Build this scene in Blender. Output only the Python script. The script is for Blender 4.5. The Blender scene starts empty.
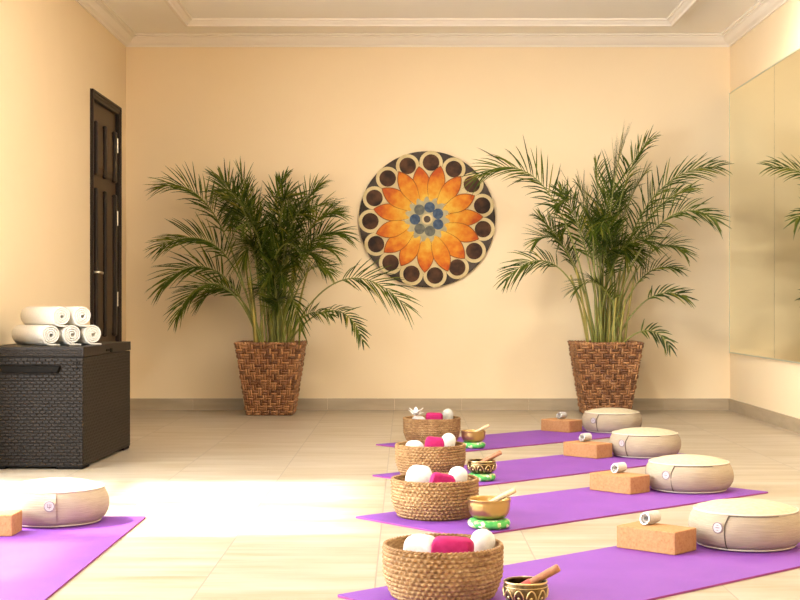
import bpy, bmesh, math, random
from mathutils import Vector, Matrix, Euler
random.seed(7)
PI = math.pi
sc = bpy.context.scene
C = sc.collection

# ------------------------------------------------------------------ camera
cd = bpy.data.cameras.new('camera')
cam = bpy.data.objects.new('camera', cd)
C.objects.link(cam)
cam.location = (0, 0, 0.85)
cam.rotation_euler = (PI / 2, 0, 0)
cd.sensor_fit = 'HORIZONTAL'
cd.sensor_width = 36
cd.lens = 36 * 1430 / 800
cd.shift_x = -5 / 800
cd.shift_y = 3 / 800
cd.clip_start = 0.05
cd.dof.use_dof = True
cd.dof.focus_distance = 5.6
cd.dof.aperture_fstop = 22
sc.camera = cam

# ------------------------------------------------------------------ light
SKY = 13.0
SUN = 10.0
EXPOSURE = 0.60
DOWN = 27.0  # energy of the added ceiling fill lamps
w = bpy.data.worlds.new('sky')
sc.world = w
w.use_nodes = True
bg = w.node_tree.nodes['Background']
bg.inputs[0].default_value = (0.90, 0.96, 1.0, 1)
bg.inputs[1].default_value = SKY
sl = bpy.data.lights.new('sun', 'SUN')
sl.energy = SUN
sl.color = (1.0, 0.97, 0.93)
sl.angle = math.radians(4)
so = bpy.data.objects.new('sun', sl)
C.objects.link(so)
so.rotation_euler = Vector((math.cos(math.radians(50)), 0.0, -math.sin(math.radians(50)))).to_track_quat('-Z', 'Y').to_euler()
so.location = (-6, 5, 6)
sc.view_settings.view_transform = 'Standard'
sc.view_settings.look = 'None'
sc.view_settings.gamma = 1
sc.view_settings.use_curve_mapping = False
sc.view_settings.exposure = EXPOSURE
sc.cycles.use_denoising = True
sc.cycles.max_bounces = 10
sc.cycles.diffuse_bounces = 6
sc.cycles.sample_clamp_indirect = 8
sc.cycles.caustics_reflective = False
sc.cycles.caustics_refractive = False

# room box
XL, XR, YN, YB, ZC = -2.216, 2.582, -3.0, 11.36, 2.975
LEFT_OPEN = [(-1.6, -0.2, 0.9, 2.35), (2.7, 3.95, 0.0, 2.7), (4.3, 5.1, 0.0, 1.5), (5.16, 6.88, 0.0, 2.6)]
FRONT_OPEN = [(-0.9, 0.5, 1.2, 2.3)]


def portal(loc, direction, sx, sy):
    l = bpy.data.lights.new('window_daylight', 'AREA')
    l.shape = 'RECTANGLE'
    l.size = sx
    l.size_y = sy
    l.cycles.is_portal = True
    o = bpy.data.objects.new('window_daylight', l)
    C.objects.link(o)
    o.location = loc
    o.rotation_euler = Vector(direction).to_track_quat('-Z', 'Y').to_euler()


for (a, b, z0, z1) in LEFT_OPEN:
    portal((XL - 0.21, (a + b) / 2, (z0 + z1) / 2), (1, 0, 0), b - a, z1 - z0)
for (a, b, z0, z1) in FRONT_OPEN:
    portal(((a + b) / 2, YN - 0.21, (z0 + z1) / 2), (0, 1, 0), b - a, z1 - z0)


# ------------------------------------------------------------------ materials
def mat(name, col, rough=0.6, metal=0.0, spec=0.5):
    m = bpy.data.materials.new(name)
    m.use_nodes = True
    b = m.node_tree.nodes['Principled BSDF']
    b.inputs['Base Color'].default_value = (*col, 1)
    b.inputs['Roughness'].default_value = rough
    b.inputs['Metallic'].default_value = metal
    b.inputs['Specular IOR Level'].default_value = spec
    return m


def bs(m):
    return m.node_tree.nodes['Principled BSDF']


def nd(m, t, **kw):
    n = m.node_tree.nodes.new(t)
    for k, v in kw.items():
        setattr(n, k, v)
    return n


def lk(m, a, b):
    m.node_tree.links.new(a, b)


def coords(m, scale=(1, 1, 1)):
    tc = nd(m, 'ShaderNodeTexCoord')
    mp = nd(m, 'ShaderNodeMapping')
    mp.inputs['Scale'].default_value = scale
    lk(m, tc.outputs['Object'], mp.inputs['Vector'])
    return mp.outputs['Vector']


def noise(m, vec, scale=10, detail=3, rough=0.55):
    n = nd(m, 'ShaderNodeTexNoise')
    n.inputs['Scale'].default_value = scale
    n.inputs['Detail'].default_value = detail
    n.inputs['Roughness'].default_value = rough
    lk(m, vec, n.inputs['Vector'])
    return n.outputs['Fac']


def ramp(m, fac, stops):
    r = nd(m, 'ShaderNodeValToRGB')
    e = r.color_ramp.elements
    while len(e) < len(stops):
        e.new(0.5)
    for i, (p, c) in enumerate(stops):
        e[i].position = p
        e[i].color = (*c, 1)
    lk(m, fac, r.inputs['Fac'])
    return r.outputs['Color']


def colour(m, out):
    lk(m, out, bs(m).inputs['Base Color'])


def bump(m, fac, strength=0.3, dist=0.01):
    b = nd(m, 'ShaderNodeBump')
    b.inputs['Strength'].default_value = strength
    b.inputs['Distance'].default_value = dist
    lk(m, fac, b.inputs['Height'])
    lk(m, b.outputs['Normal'], bs(m).inputs['Normal'])


def mathn(m, op, a, b=None, c=None):
    n = nd(m, 'ShaderNodeMath', operation=op)
    for i, v in enumerate((a, b, c)):
        if v is None:
            continue
        if isinstance(v, (int, float)):
            n.inputs[i].default_value = v
        else:
            lk(m, v, n.inputs[i])
    return n.outputs[0]


def noisy(name, c1, c2, scale=20, stretch=(1, 1, 1), rough=0.6, metal=0.0, bumpk=0.0, spec=0.5, detail=4, lo=0.35, hi=0.65):
    m = mat(name, c1, rough, metal, spec)
    v = coords(m, stretch)
    f = noise(m, v, scale, detail)
    colour(m, ramp(m, f, [(lo, c1), (hi, c2)]))
    if bumpk:
        bump(m, f, bumpk, 0.004)
    return m


def island(name, stops, rough=0.6, extra=None):
    m = mat(name, stops[0][1], rough)
    g = nd(m, 'ShaderNodeNewGeometry')
    colour(m, ramp(m, g.outputs['Random Per Island'], stops))
    return m


WALL = (0.87, 0.71, 0.475)
m_wall = noisy('wall_paint', WALL, (0.86, 0.70, 0.465), 3, rough=0.75, bumpk=0.02, spec=0.25)
m_ceil = noisy('ceiling_paint', (0.94, 0.90, 0.81), (0.93, 0.89, 0.80), 3, rough=0.8, spec=0.2)
m_trim = mat('moulding_paint', (0.87, 0.80, 0.69), 0.6, spec=0.3)

# stone floor tile with grout lines
m_floor = mat('floor_tile', (0.6, 0.52, 0.4), 0.38, spec=0.45)
_tc = nd(m_floor, 'ShaderNodeTexCoord')
_sx = nd(m_floor, 'ShaderNodeSeparateXYZ')
lk(m_floor, _tc.outputs['Object'], _sx.inputs[0])
PX = 0.5225
ux = mathn(m_floor, 'DIVIDE', mathn(m_floor, 'ADD', _sx.outputs[0], 0.09 + 10 * PX), PX)
col_i = mathn(m_floor, 'FLOOR', ux)
fx = mathn(m_floor, 'FRACT', ux)
uy = mathn(m_floor, 'ADD', mathn(m_floor, 'DIVIDE', mathn(m_floor, 'ADD', _sx.outputs[1], 5.0), 1.05), mathn(m_floor, 'MULTIPLY', col_i, 0.5))
fy = mathn(m_floor, 'FRACT', uy)
gx = mathn(m_floor, 'LESS_THAN', mathn(m_floor, 'ABSOLUTE', mathn(m_floor, 'SUBTRACT', fx, 0.5)), 0.5 - 0.0042)
gy = mathn(m_floor, 'LESS_THAN', mathn(m_floor, 'ABSOLUTE', mathn(m_floor, 'SUBTRACT', fy, 0.5)), 0.5 - 0.0022)
tile = mathn(m_floor, 'MULTIPLY', gx, gy)
_cell = nd(m_floor, 'ShaderNodeCombineXYZ')
lk(m_floor, col_i, _cell.inputs[0])
lk(m_floor, mathn(m_floor, 'FLOOR', uy), _cell.inputs[1])
_wn = nd(m_floor, 'ShaderNodeTexWhiteNoise', noise_dimensions='2D')
lk(m_floor, _cell.outputs[0], _wn.inputs['Vector'])
_off = nd(m_floor, 'ShaderNodeVectorMath', operation='MULTIPLY_ADD')
lk(m_floor, _wn.outputs['Color'], _off.inputs[0])
_off.inputs[1].default_value = (7, 7, 7)
lk(m_floor, coords(m_floor, (1.0, 7.0, 1.0)), _off.inputs[2])
_f1 = noise(m_floor, _off.outputs[0], 1.6, 6, 0.62)
_c1 = ramp(m_floor, _f1, [(0.3, (0.305, 0.235, 0.135)), (0.5, (0.37, 0.303, 0.22)), (0.72, (0.44, 0.38, 0.305))])
_mx = nd(m_floor, 'ShaderNodeMix', data_type='RGBA')
lk(m_floor, tile, _mx.inputs[0])
_mx.inputs[6].default_value = (0.24, 0.20, 0.15, 1)
lk(m_floor, _c1, _mx.inputs[7])
colour(m_floor, _mx.outputs[2])
bump(m_floor, tile, 0.4, 0.002)

m_skirt = noisy('skirting_tile', (0.36, 0.285, 0.185), (0.44, 0.35, 0.235), 2.5, (1, 1, 6), rough=0.45)
m_espresso = noisy('espresso_wood', (0.018, 0.010, 0.006), (0.028, 0.017, 0.010), 6, (1, 1, 0.1), rough=0.42, spec=0.2)
m_door = noisy('door_stain', (0.050, 0.028, 0.013), (0.068, 0.040, 0.020), 6, (1, 1, 0.1), rough=0.45, spec=0.2)
m_steel = mat('brushed_steel', (0.75, 0.70, 0.6), 0.3, 1.0)
m_mirror = mat('mirror_silvering', (0.97, 0.98, 0.80), 0.015, 1.0)
m_mirror_edge = mat('mirror_edge', (0.5, 0.5, 0.36), 0.3, 0.3)


# ------------------------------------------------------------------ mesh helper
class MB:
    def __init__(self):
        self.v = []
        self.f = []
        self.m = []
        self.mi = 0

    def add(self, vs, fs, M=None):
        o = len(self.v)
        self.v += [tuple(M @ Vector(p)) if M else tuple(p) for p in vs]
        for f in fs:
            self.f.append([i + o for i in f])
            self.m.append(self.mi)

    def box(self, a, b, M=None):
        x0, y0, z0 = a
        x1, y1, z1 = b
        self.add([(x0, y0, z0), (x1, y0, z0), (x1, y1, z0), (x0, y1, z0), (x0, y0, z1), (x1, y0, z1), (x1, y1, z1), (x0, y1, z1)],
                 [(0, 3, 2, 1), (4, 5, 6, 7), (0, 1, 5, 4), (1, 2, 6, 5), (2, 3, 7, 6), (3, 0, 4, 7)], M)

    def lathe(self, prof, n=48, M=None, cap0=True, cap1=True, disp=None):
        vs = []
        fs = []
        for (r, z) in prof:
            for i in range(n):
                a = 2 * PI * i / n
                rr = r + (disp(a, r, z) if disp else 0)
                vs.append((rr * math.cos(a), rr * math.sin(a), z))
        k = len(prof)
        for j in range(k - 1):
            for i in range(n):
                i2 = (i + 1) % n
                fs.append((j * n + i, j * n + i2, (j + 1) * n + i2, (j + 1) * n + i))
        if cap0:
            fs.append(tuple(range(n - 1, -1, -1)))
        if cap1:
            fs.append(tuple((k - 1) * n + i for i in range(n)))
        self.add(vs, fs, M)

    def tube(self, pts, r, n=8, closed=False, M=None):
        pts = [Vector(p) for p in pts]
        rad = r if isinstance(r, (list, tuple)) else [r] * len(pts)
        k = len(pts)
        vs = []
        up = None
        for j, p in enumerate(pts):
            if closed:
                t = pts[(j + 1) % k] - pts[j - 1]
            else:
                t = pts[min(j + 1, k - 1)] - pts[max(j - 1, 0)]
            if t.length < 1e-9:
                t = Vector((0, 0, 1))
            t.normalize()
            if up is None:
                up = Vector((0, 0, 1)) if abs(t.z) < 0.9 else Vector((1, 0, 0))
            s = t.cross(up)
            if s.length < 1e-6:
                s = t.cross(Vector((0, 1, 0)))
            s.normalize()
            up = s.cross(t)
            for i in range(n):
                a = 2 * PI * i / n
                vs.append(p + (s * math.cos(a) + up * math.sin(a)) * rad[j])
        fs = []
        for j in range(k if closed else k - 1):
            for i in range(n):
                i2 = (i + 1) % n
                j2 = (j + 1) % k
                fs.append((j * n + i, j * n + i2, j2 * n + i2, j2 * n + i))
        if not closed:
            fs.append(tuple(range(n - 1, -1, -1)))
            fs.append(tuple((k - 1) * n + i for i in range(n)))
        self.add(vs, fs, M)

    def build(self, name, mats, parent=None, smooth=False, bevel=0, fix=True, weld=False, segs=2):
        me = bpy.data.meshes.new(name)
        me.from_pydata(self.v, [], self.f)
        for m in (mats if isinstance(mats, (list, tuple)) else [mats]):
            me.materials.append(m)
        me.polygons.foreach_set('material_index', self.m)
        if fix or weld:
            b = bmesh.new()
            b.from_mesh(me)
            if weld:
                bmesh.ops.remove_doubles(b, verts=b.verts, dist=1e-5)
            bmesh.ops.recalc_face_normals(b, faces=b.faces)
            b.to_mesh(me)
            b.free()
        if smooth:
            me.polygons.foreach_set('use_smooth', [True] * len(me.polygons))
        me.update()
        o = bpy.data.objects.new(name, me)
        C.objects.link(o)
        if parent:
            o.parent = parent
        if bevel:
            md = o.modifiers.new('bevel', 'BEVEL')
            md.width = bevel
            md.segments = segs
            md.limit_method = 'ANGLE'
            md.angle_limit = 0.6
        return o


def tag(o, label, cat, group=None):
    o['label'] = label
    o['category'] = cat
    if group:
        o['group'] = group
    return o


def thing(name, label, cat, loc, rz=0.0, group=None):
    o = bpy.data.objects.new(name, None)
    o.empty_display_size = 0.05
    C.objects.link(o)
    o.location = loc
    o.rotation_euler = (0, 0, rz)
    return tag(o, label, cat, group)


def struct(o):
    o['kind'] = 'structure'
    return o


KIDS = {}


def dup(root, loc, rz, label, name=None):
    r = root.copy()
    C.objects.link(r)
    r.location = loc
    r.rotation_euler = (0, 0, rz)
    r['label'] = label
    for ch in list(root.children):
        c = ch.copy()
        C.objects.link(c)
        c.parent = r
        for g in list(ch.children):
            d = g.copy()
            C.objects.link(d)
            d.parent = c
    return r


# ------------------------------------------------------------------ the room
T = 0.2
b = MB()
b.box((XL - T, YN - T, -0.15), (XR + T, YB + T, 0))
struct(b.build('floor', m_floor))
b = MB()
b.box((XL - T, YN - T, ZC), (XR + T, YB + T, ZC + 0.15))
struct(b.build('ceiling', m_ceil))
b = MB()
b.box((XL - T, YB, 0), (XR + T, YB + T, ZC))
struct(b.build('wall_back', m_wall))
b = MB()
b.box((XR, YN - T, 0), (XR + T, YB, ZC))
struct(b.build('wall_right', m_wall))

# left wall: windows beside the camera, door near the back
D0, D1, DT = 10.06, 11.07, 2.36
b = MB()
ycur = YN - T
for (a, c, z0, z1) in LEFT_OPEN + [(D0 + 0.03, D1 - 0.03, 0.0, DT - 0.03)]:
    b.box((XL - T, ycur, 0), (XL, a, ZC))
    if z0 > 0:
        b.box((XL - T, a, 0), (XL, c, z0))
    b.box((XL - T, a, z1), (XL, c, ZC))
    ycur = c
b.box((XL - T, ycur, 0), (XL, YB, ZC))
struct(b.build('wall_left', m_wall))
b = MB()
(a, c, z0, z1) = FRONT_OPEN[0]
b.box((XL, YN - T, 0), (a, YN, ZC))
b.box((c, YN - T, 0), (XR, YN, ZC))
b.box((a, YN - T, 0), (c, YN, z0))
b.box((a, YN - T, z1), (c, YN, ZC))
struct(b.build('wall_front', m_wall))

# window frames in the openings
for i, (a, c, z0, z1) in enumerate(LEFT_OPEN):
    b = MB()
    x0, x1 = XL - 0.14, XL - 0.08
    f = 0.05
    b.box((x0, a, z0), (x1, a + f, z1))
    b.box((x0, c - f, z0), (x1, c, z1))
    b.box((x0, a + f, z1 - f), (x1, c - f, z1))
    if i == 3:
        b.box((x0, a + f, 1.17), (x1, c - f, 1.24))
    if c - a > 1.2:
        b.box((x0, (a + c) / 2 - 0.03, z0), (x1, (a + c) / 2 + 0.03, z1 - f))
    struct(b.build('window_%d' % (i + 1), m_espresso))
b = MB()
a, c, z0, z1 = FRONT_OPEN[0]
for (u0, u1, v0, v1) in ((a, a + .06, z0, z1), (c - .06, c, z0, z1), (a + .06, c - .06, z0, z0 + .06), (a + .06, c - .06, z1 - .06, z1), ((a + c) / 2 - .03, (a + c) / 2 + .03, z0 + .06, z1 - .06)):
    b.box((u0, YN - 0.14, v0), (u1, YN - 0.08, v1))
struct(b.build('window_5', m_espresso))


def ring_profile(prof, x0, x1, y0, y1, inward=True):
    """sweep a closed profile of (offset, height) round a rectangle with mitred corners"""
    b = MB()
    k = len(prof)
    vs = []
    for (d, z) in prof:
        vs += [(x0 + d, y0 + d, z), (x1 - d, y0 + d, z), (x1 - d, y1 - d, z), (x0 + d, y1 - d, z)]
    fs = []
    for j in range(k):
        j2 = (j + 1) % k
        for i in range(4):
            i2 = (i + 1) % 4
            fs.append((j * 4 + i, j * 4 + i2, j2 * 4 + i2, j2 * 4 + i))
    b.add(vs, fs)
    return b


z = ZC
crown = [(0, z), (0, z - .092), (.014, z - .092), (.014, z - .080), (.022, z - .074), (.040, z - .066), (.056, z - .050), (.066, z - .034), (.078, z - .028), (.078, z - .018), (.094, z - .014), (.094, z)]
struct(ring_profile(crown, XL, XR, YN, YB).build('trim_1', m_trim))
band = [(0, z), (0, z - .030), (.012, z - .034), (.020, z - .050), (.040, z - .050), (.048, z - .036), (.060, z - .030), (.072, z - .016), (.084, z - .012), (.084, z)]
struct(ring_profile(band, XL + 0.545, XR - 0.545, YN + 0.5, YB - 0.60).build('trim_2', m_trim))

# skirting tiles
SK = 0.092
for nm, lo, hi in (('baseboard_back', (XL, YB - 0.012, 0), (XR, YB, SK)),
                   ('baseboard_right', (XR - 0.012, YN, 0), (XR, YB - 0.012, SK)),
                   ('baseboard_left', (XL, 6.95, 0), (XL + 0.012, D0 - 0.005, SK))):
    b = MB()
    n = max(1, int(max(hi[0] - lo[0], hi[1] - lo[1]) / 0.5225))
    ax = 0 if hi[0] - lo[0] > 1 else 1
    L = hi[ax] - lo[ax]
    for i in range(n):
        p = list(lo)
        q = list(hi)
        p[ax] = lo[ax] + L * i / n + 0.001
        q[ax] = lo[ax] + L * (i + 1) / n - 0.001
        b.box(p, q)
    struct(b.build(nm, m_skirt))

# door in the left wall
b = MB()
fw = 0.06
xo = XL + 0.014
b.box((XL - 0.15, D0, 0), (xo, D0 + fw, DT))
b.box((XL - 0.15, D1 - fw, 0), (xo, D1, DT))
b.box((XL - 0.15, D0 + fw, DT - fw), (xo, D1 - fw, DT))
for k, (ins, th) in enumerate(((0.0, 0.010), (0.022, 0.006))):
    b.box((xo, D0 - 0.0 + ins, 0), (xo + th, D0 + 0.018 + ins, DT - ins))
    b.box((xo, D1 - 0.018 - ins, 0), (xo + th, D1 - ins, DT - ins))
    b.box((xo, D0 + 0.018 + ins, DT - 0.018 - ins), (xo + th, D1 - 0.018 - ins, DT - ins))
dr = struct(b.build('door_1', m_espresso, bevel=0.003))
b = MB()
xs = XL - 0.012
b.box((xs - 0.045, D0 + fw + .003, 0.01), (xs, D1 - fw - .003, DT - fw - .003))
leaf = b.build('door_leaf', m_door, dr, bevel=0.002)
bars = (D0 + 0.195, (D0 + D1) / 2, D1 - 0.165)
for (p0, p1) in ((0.60, 1.675), (1.765, 2.155)):
    for yb in bars:
        b = MB()
        b.box((xs - .002, yb - 0.036, p0), (xs + 0.030, yb + 0.036, p1))
        b.build('door_bar', m_espresso, leaf, bevel=0.012, segs=3)  # dark wood tone stands in for shade along the raised bars
    for y0, y1 in zip(bars, bars[1:]):
        b = MB()
        b.box((xs - .002, y0 + .040, p0 + .02), (xs + 0.006, y1 - .040, p1 - .02))
        b.box((xs - .002, y0 + .085, p0 + .06), (xs + 0.016, y1 - .085, p1 - .06))
        b.build('door_panel', m_door, leaf, bevel=0.005)
for zz in (0.88, 1.50, 2.06):
    b = MB()
    b.box((xs, D1 - fw - 0.02, zz - 0.055), (xs + 0.012, D1 - fw + 0.0, zz + 0.055))
    b.tube([(xs + 0.014, D1 - fw - 0.006, zz - 0.055), (xs + 0.014, D1 - fw - 0.006, zz + 0.055)], 0.008, 8)
    b.build('hinge', m_steel, leaf)
b = MB()
hy = D0 + fw + 0.045
b.box((xs, hy - 0.02, 0.98), (xs + 0.006, hy + 0.02, 1.14))
b.tube([(xs + 0.004, hy, 1.07), (xs + 0.05, hy, 1.07), (xs + 0.055, hy + 0.03, 1.07), (xs + 0.055, hy + 0.11, 1.065)], 0.009, 10)
b.build('door_handle', m_steel, leaf, smooth=True)

# added ceiling lamps out of view, put in to brighten the right back wall
m_lampglass = mat('added_lamp_diffuser', (0.9, 0.85, 0.75), 0.4)
bs(m_lampglass).inputs['Emission Color'].default_value = (1.0, 0.88, 0.70, 1)
bs(m_lampglass).inputs['Emission Strength'].default_value = 6.0
DL = [(0.6, 9.0), (2.0, 9.0), (0.6, 6.2), (2.0, 6.2)]
DLL = ['added round ceiling fill light over the painted disc', 'added round ceiling fill light over the right palm',
       'added round ceiling fill light over the middle of the mats', 'added round ceiling fill light near the mirror wall']
for (x, y), l in zip(DL, DLL):
    t = thing('added_downlight', l, 'ceiling light', (x, y, ZC - 0.012), 0, 'added fill lights in the ceiling')
    b = MB()
    b.lathe([(0.135, 0.012), (0.140, 0.004), (0.132, 0.0), (0.115, 0.002), (0.112, 0.010)], 40, None, False, False)
    b.build('trim_ring', m_trim, t, smooth=True)
    b = MB()
    b.lathe([(0.112, 0.009), (0.112, 0.011)], 40)
    b.build('diffuser', m_lampglass, t)
    l_ = bpy.data.lights.new('added_fill_lamp', 'AREA')
    l_.shape = 'DISK'
    l_.size = 0.22
    l_.energy = DOWN
    l_.color = (1.0, 0.92, 0.80)
    lo_ = bpy.data.objects.new('added_fill_lamp', l_)
    C.objects.link(lo_)
    lo_.location = (x, y, ZC - 0.014)

# mirror panels on the right wall
my = [YB - 0.035 - 1.37 * k for k in range(4)]
mir_labels = ['tall wall mirror panel on the right wall next to the back corner',
              'tall wall mirror panel cut by the right photo edge, reflecting palm leaves',
              'tall wall mirror panel on the right wall beyond the photo edge, nearest the camera']
for k in range(3):
    y1, y0 = my[k] - 0.002, my[k + 1] + 0.002
    t = thing('wall_mirror', mir_labels[k], 'mirror', (XR - 0.007, (y0 + y1) / 2, 0.462), group='mirror panels on the right wall')
    L = (y1 - y0) / 2
    b = MB()
    b.box((-0.004, -L, 0.002), (0.006, L, 2.042))
    b.build('mirror_glass', m_mirror, t)
    b = MB()
    b.box((-0.006, -L, -0.008), (0.006, L, 0.002))
    b.build('bottom_trim', m_mirror_edge, t)
    b = MB()
    b.box((-0.006, -L, 2.042), (0.006, L, 2.052))
    if k == 0:
        b.box((-0.006, L, -0.008), (0.006, L + 0.014, 2.052))
    b.build('edge_trim', m_mirror_edge, t)

# ------------------------------------------------------------------ painted wall disc
MC = (0.175, YB - 0.0005, 1.513)
R = 0.54
m_d_dark = noisy('disc_dark_paint', (0.035, 0.024, 0.016), (0.085, 0.062, 0.050), 9, rough=0.55)
m_d_cream = noisy('disc_cream_paint', (0.56, 0.44, 0.22), (0.66, 0.54, 0.30), 12, rough=0.55)
m_d_brown = noisy('disc_brown_dot_paint', (0.020, 0.010, 0.006), (0.10, 0.042, 0.018), 11, rough=0.5)
m_d_sage = noisy('disc_sage_paint', (0.34, 0.31, 0.19), (0.46, 0.40, 0.24), 14, rough=0.55)
m_d_blue = noisy('disc_blue_dot_paint', (0.030, 0.055, 0.11), (0.08, 0.12, 0.18), 30, rough=0.5)
m_d_grey = noisy('disc_grey_dot_paint', (0.09, 0.095, 0.085), (0.17, 0.17, 0.13), 30, rough=0.5)
m_d_petal = mat('disc_petal_paint', (0.8, 0.3, 0.05), 0.5)
tc = nd(m_d_petal, 'ShaderNodeTexCoord')
ln = nd(m_d_petal, 'ShaderNodeVectorMath', operation='LENGTH')
sp = nd(m_d_petal, 'ShaderNodeSeparateXYZ')
lk(m_d_petal, tc.outputs['Object'], sp.inputs[0])
cb = nd(m_d_petal, 'ShaderNodeCombineXYZ')
lk(m_d_petal, sp.outputs[0], cb.inputs[0])
lk(m_d_petal, sp.outputs[2], cb.inputs[2])
lk(m_d_petal, cb.outputs[0], ln.inputs[0])
nf = noise(m_d_petal, coords(m_d_petal), 16, 5)
rr = mathn(m_d_petal, 'ADD', mathn(m_d_petal, 'DIVIDE', ln.outputs['Value'], R), mathn(m_d_petal, 'MULTIPLY', mathn(m_d_petal, 'SUBTRACT', nf, 0.5), 0.8))
colour(m_d_petal, ramp(m_d_petal, rr, [(0.28, (0.70, 0.42, 0.055)), (0.45, (0.66, 0.28, 0.022)), (0.62, (0.60, 0.175, 0.013)), (0.80, (0.46, 0.075, 0.012))]))
m_d_line = mat('disc_petal_outline', (0.24, 0.075, 0.015), 0.6)

b = MB()


def flat(poly, h, mi):
    """polygon (x,z) lying on the disc's face, raised h"""
    b.mi = mi
    b.add([(x, -h, zz) for (x, zz) in poly], [tuple(range(len(poly)))])


def circ(cx, cz, r, n=28):
    return [(cx + r * math.cos(2 * PI * i / n), cz + r * math.sin(2 * PI * i / n)) for i in range(n)]


b.mi = 0
b.lathe([(R * .97, 0), (R, 0.006), (R, 0.028), (R * .992, 0.034)], 96, Matrix.Rotation(PI / 2, 4, 'X'))
b.mi = 1
H = 0.0345
flat(circ(0, 0, R * .80, 60), H, 1)


def pol(r, a):
    return (r * math.sin(math.radians(a)), r * math.cos(math.radians(a)))


for i in range(15):
    a = 4 + 24 * i
    cx, cz = pol(R * .833, a)
    flat(circ(cx, cz, R * .172), H + .0006 + 0.00005 * i, 1)
    flat(circ(cx, cz, R * .122), H + .0022, 2)
for i in range(15):
    a = -8 + 24 * i + random.uniform(-2, 2)
    ln_ = R * random.uniform(.765, .82)
    wd = R * .118 * random.uniform(.95, 1.05)
    for (k, mi, h) in ((1.09, 7, H + .0026 + .00045 * (i * 4 % 15)), (1.0, 6, H + .0028 + .00045 * (i * 4 % 15))):
        pts = []
        N = 14
        for s in range(N + 1):
            u = s / N
            prof = math.sin(PI * (0.06 + 0.94 * u) ** 1.35) ** 0.85 if u < 1 else 0
            pts.append((wd * k * prof, R * .20 + (ln_ * (1 + (k - 1) * .25) - R * .20) * u))
        poly = [(x, y) for x, y in pts] + [(-x, y) for x, y in reversed(pts[:-1])]
        ca, sa = math.cos(math.radians(a)), math.sin(math.radians(a))
        flat([(x * ca + y * sa, -x * sa + y * ca) for x, y in poly], h, mi)
sage = []
for i in range(60):
    rr_ = R * (.30 + .04 * math.cos(15 * 2 * PI * i / 60 + 1.2))
    sage.append((rr_ * math.cos(2 * PI * i / 60), rr_ * math.sin(2 * PI * i / 60)))
flat(sage, H + .0096, 3)
for i in range(7):
    a = 12 + 360 / 7 * i
    cx, cz = pol(R * .178, a)
    flat(circ(cx, cz, R * .078), H + .0102, 4 if i in (0, 1, 2, 5) else 5)
flat(circ(0, 0, R * .08), H + .0102, 1)
flat(circ(0, 0, R * .05), H + .0108, 0)
for _m in (m_d_dark, m_d_cream, m_d_brown, m_d_sage, m_d_blue, m_d_grey, m_d_petal, m_d_line):
    bs(_m).inputs['Specular IOR Level'].default_value = 0.15
disc = b.build('painted_disc', [m_d_dark, m_d_cream, m_d_brown, m_d_sage, m_d_blue, m_d_grey, m_d_petal, m_d_line], fix=False)
disc.location = MC
tag(disc, 'round painted wall disc with orange flower petals and a rim of brown dots', 'wall art')

# ------------------------------------------------------------------ storage box and towels
m_box = noisy('resin_wicker', (0.009, 0.0055, 0.003), (0.012, 0.0075, 0.0045), 30, rough=0.5, spec=0.19)
m_boxdark = mat('dark_resin', (0.006, 0.005, 0.004), 0.6, spec=0.04)
BX0, BX1, BY0, BY1, BH = -2.170, -1.622, 7.297, 8.385, 0.625
bw, bl = (BX1 - BX0), (BY1 - BY0)
box = thing('storage_box', 'dark brown wicker-look storage box against the left wall under rolled towels', 'storage box', ((BX0 + BX1) / 2, (BY0 + BY1) / 2, 0), math.radians(-1.7))


def weave(b, org, u, v, nrm, U, V, nu, nv, h):
    """bricks of woven resin strip on a face"""
    org, u, v, nrm = Vector(org), Vector(u), Vector(v), Vector(nrm)
    du, dv = U / nu, V / nv
    for j in range(nv):
        off = 0.5 * du if j % 2 else 0
        for i in range(-1, nu + 1):
            a0, a1 = max(0, i * du + off), min(U, (i + 1) * du + off)
            if a1 - a0 < du * .2:
                continue
            b0, b1 = j * dv + dv * .04, (j + 1) * dv - dv * .04
            e = min(du * .12, (a1 - a0) * .3)
            P = [(a0, b0, 0), (a1, b0, 0), (a1, b1, 0), (a0, b1, 0), (a0 + e, b0 + dv * .22, h), (a1 - e, b0 + dv * .22, h), (a1 - e, b1 - dv * .22, h), (a0 + e, b1 - dv * .22, h)]
            b.add([org + u * p[0] + v * p[1] + nrm * p[2] for p in P], [(4, 5, 6, 7), (0, 1, 5, 4), (1, 2, 6, 5), (2, 3, 7, 6), (3, 0, 4, 7)])


hx, hy_ = bw / 2, bl / 2
LZ = 0.575
b = MB()
b.box((-hx + .004, -hy_ + .004, 0.016), (hx - .004, hy_ - .004, LZ - 0.004))
weave(b, (-hx + .004, -hy_ + .004, 0.019), (1, 0, 0), (0, 0, 1), (0, -1, 0), bw - .008, LZ - 0.026, 17, 33, 0.0035)
weave(b, (hx - .004, -hy_ + .004, 0.019), (0, 1, 0), (0, 0, 1), (1, 0, 0), bl - .008, LZ - 0.026, 33, 33, 0.0012)
b.build('body', m_box, box, fix=False)
b = MB()
b.box((-hx, -hy_, LZ), (hx, hy_, BH))
weave(b, (-hx + .01, -hy_, LZ + 0.003), (1, 0, 0), (0, 0, 1), (0, -1, 0), bw - .02, BH - LZ - .012, 17, 3, 0.003)
lid = b.build('lid', m_box, box, bevel=0.006, fix=False)
b = MB()
b.box((hx - .001, -0.06, LZ + 0.012), (hx + .003, 0.06, LZ + 0.024))
b.box((hx - .001, 0.03, LZ + 0.006), (hx + .006, 0.06, LZ + 0.026))
b.build('latch', m_boxdark, lid)
b = MB()
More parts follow.
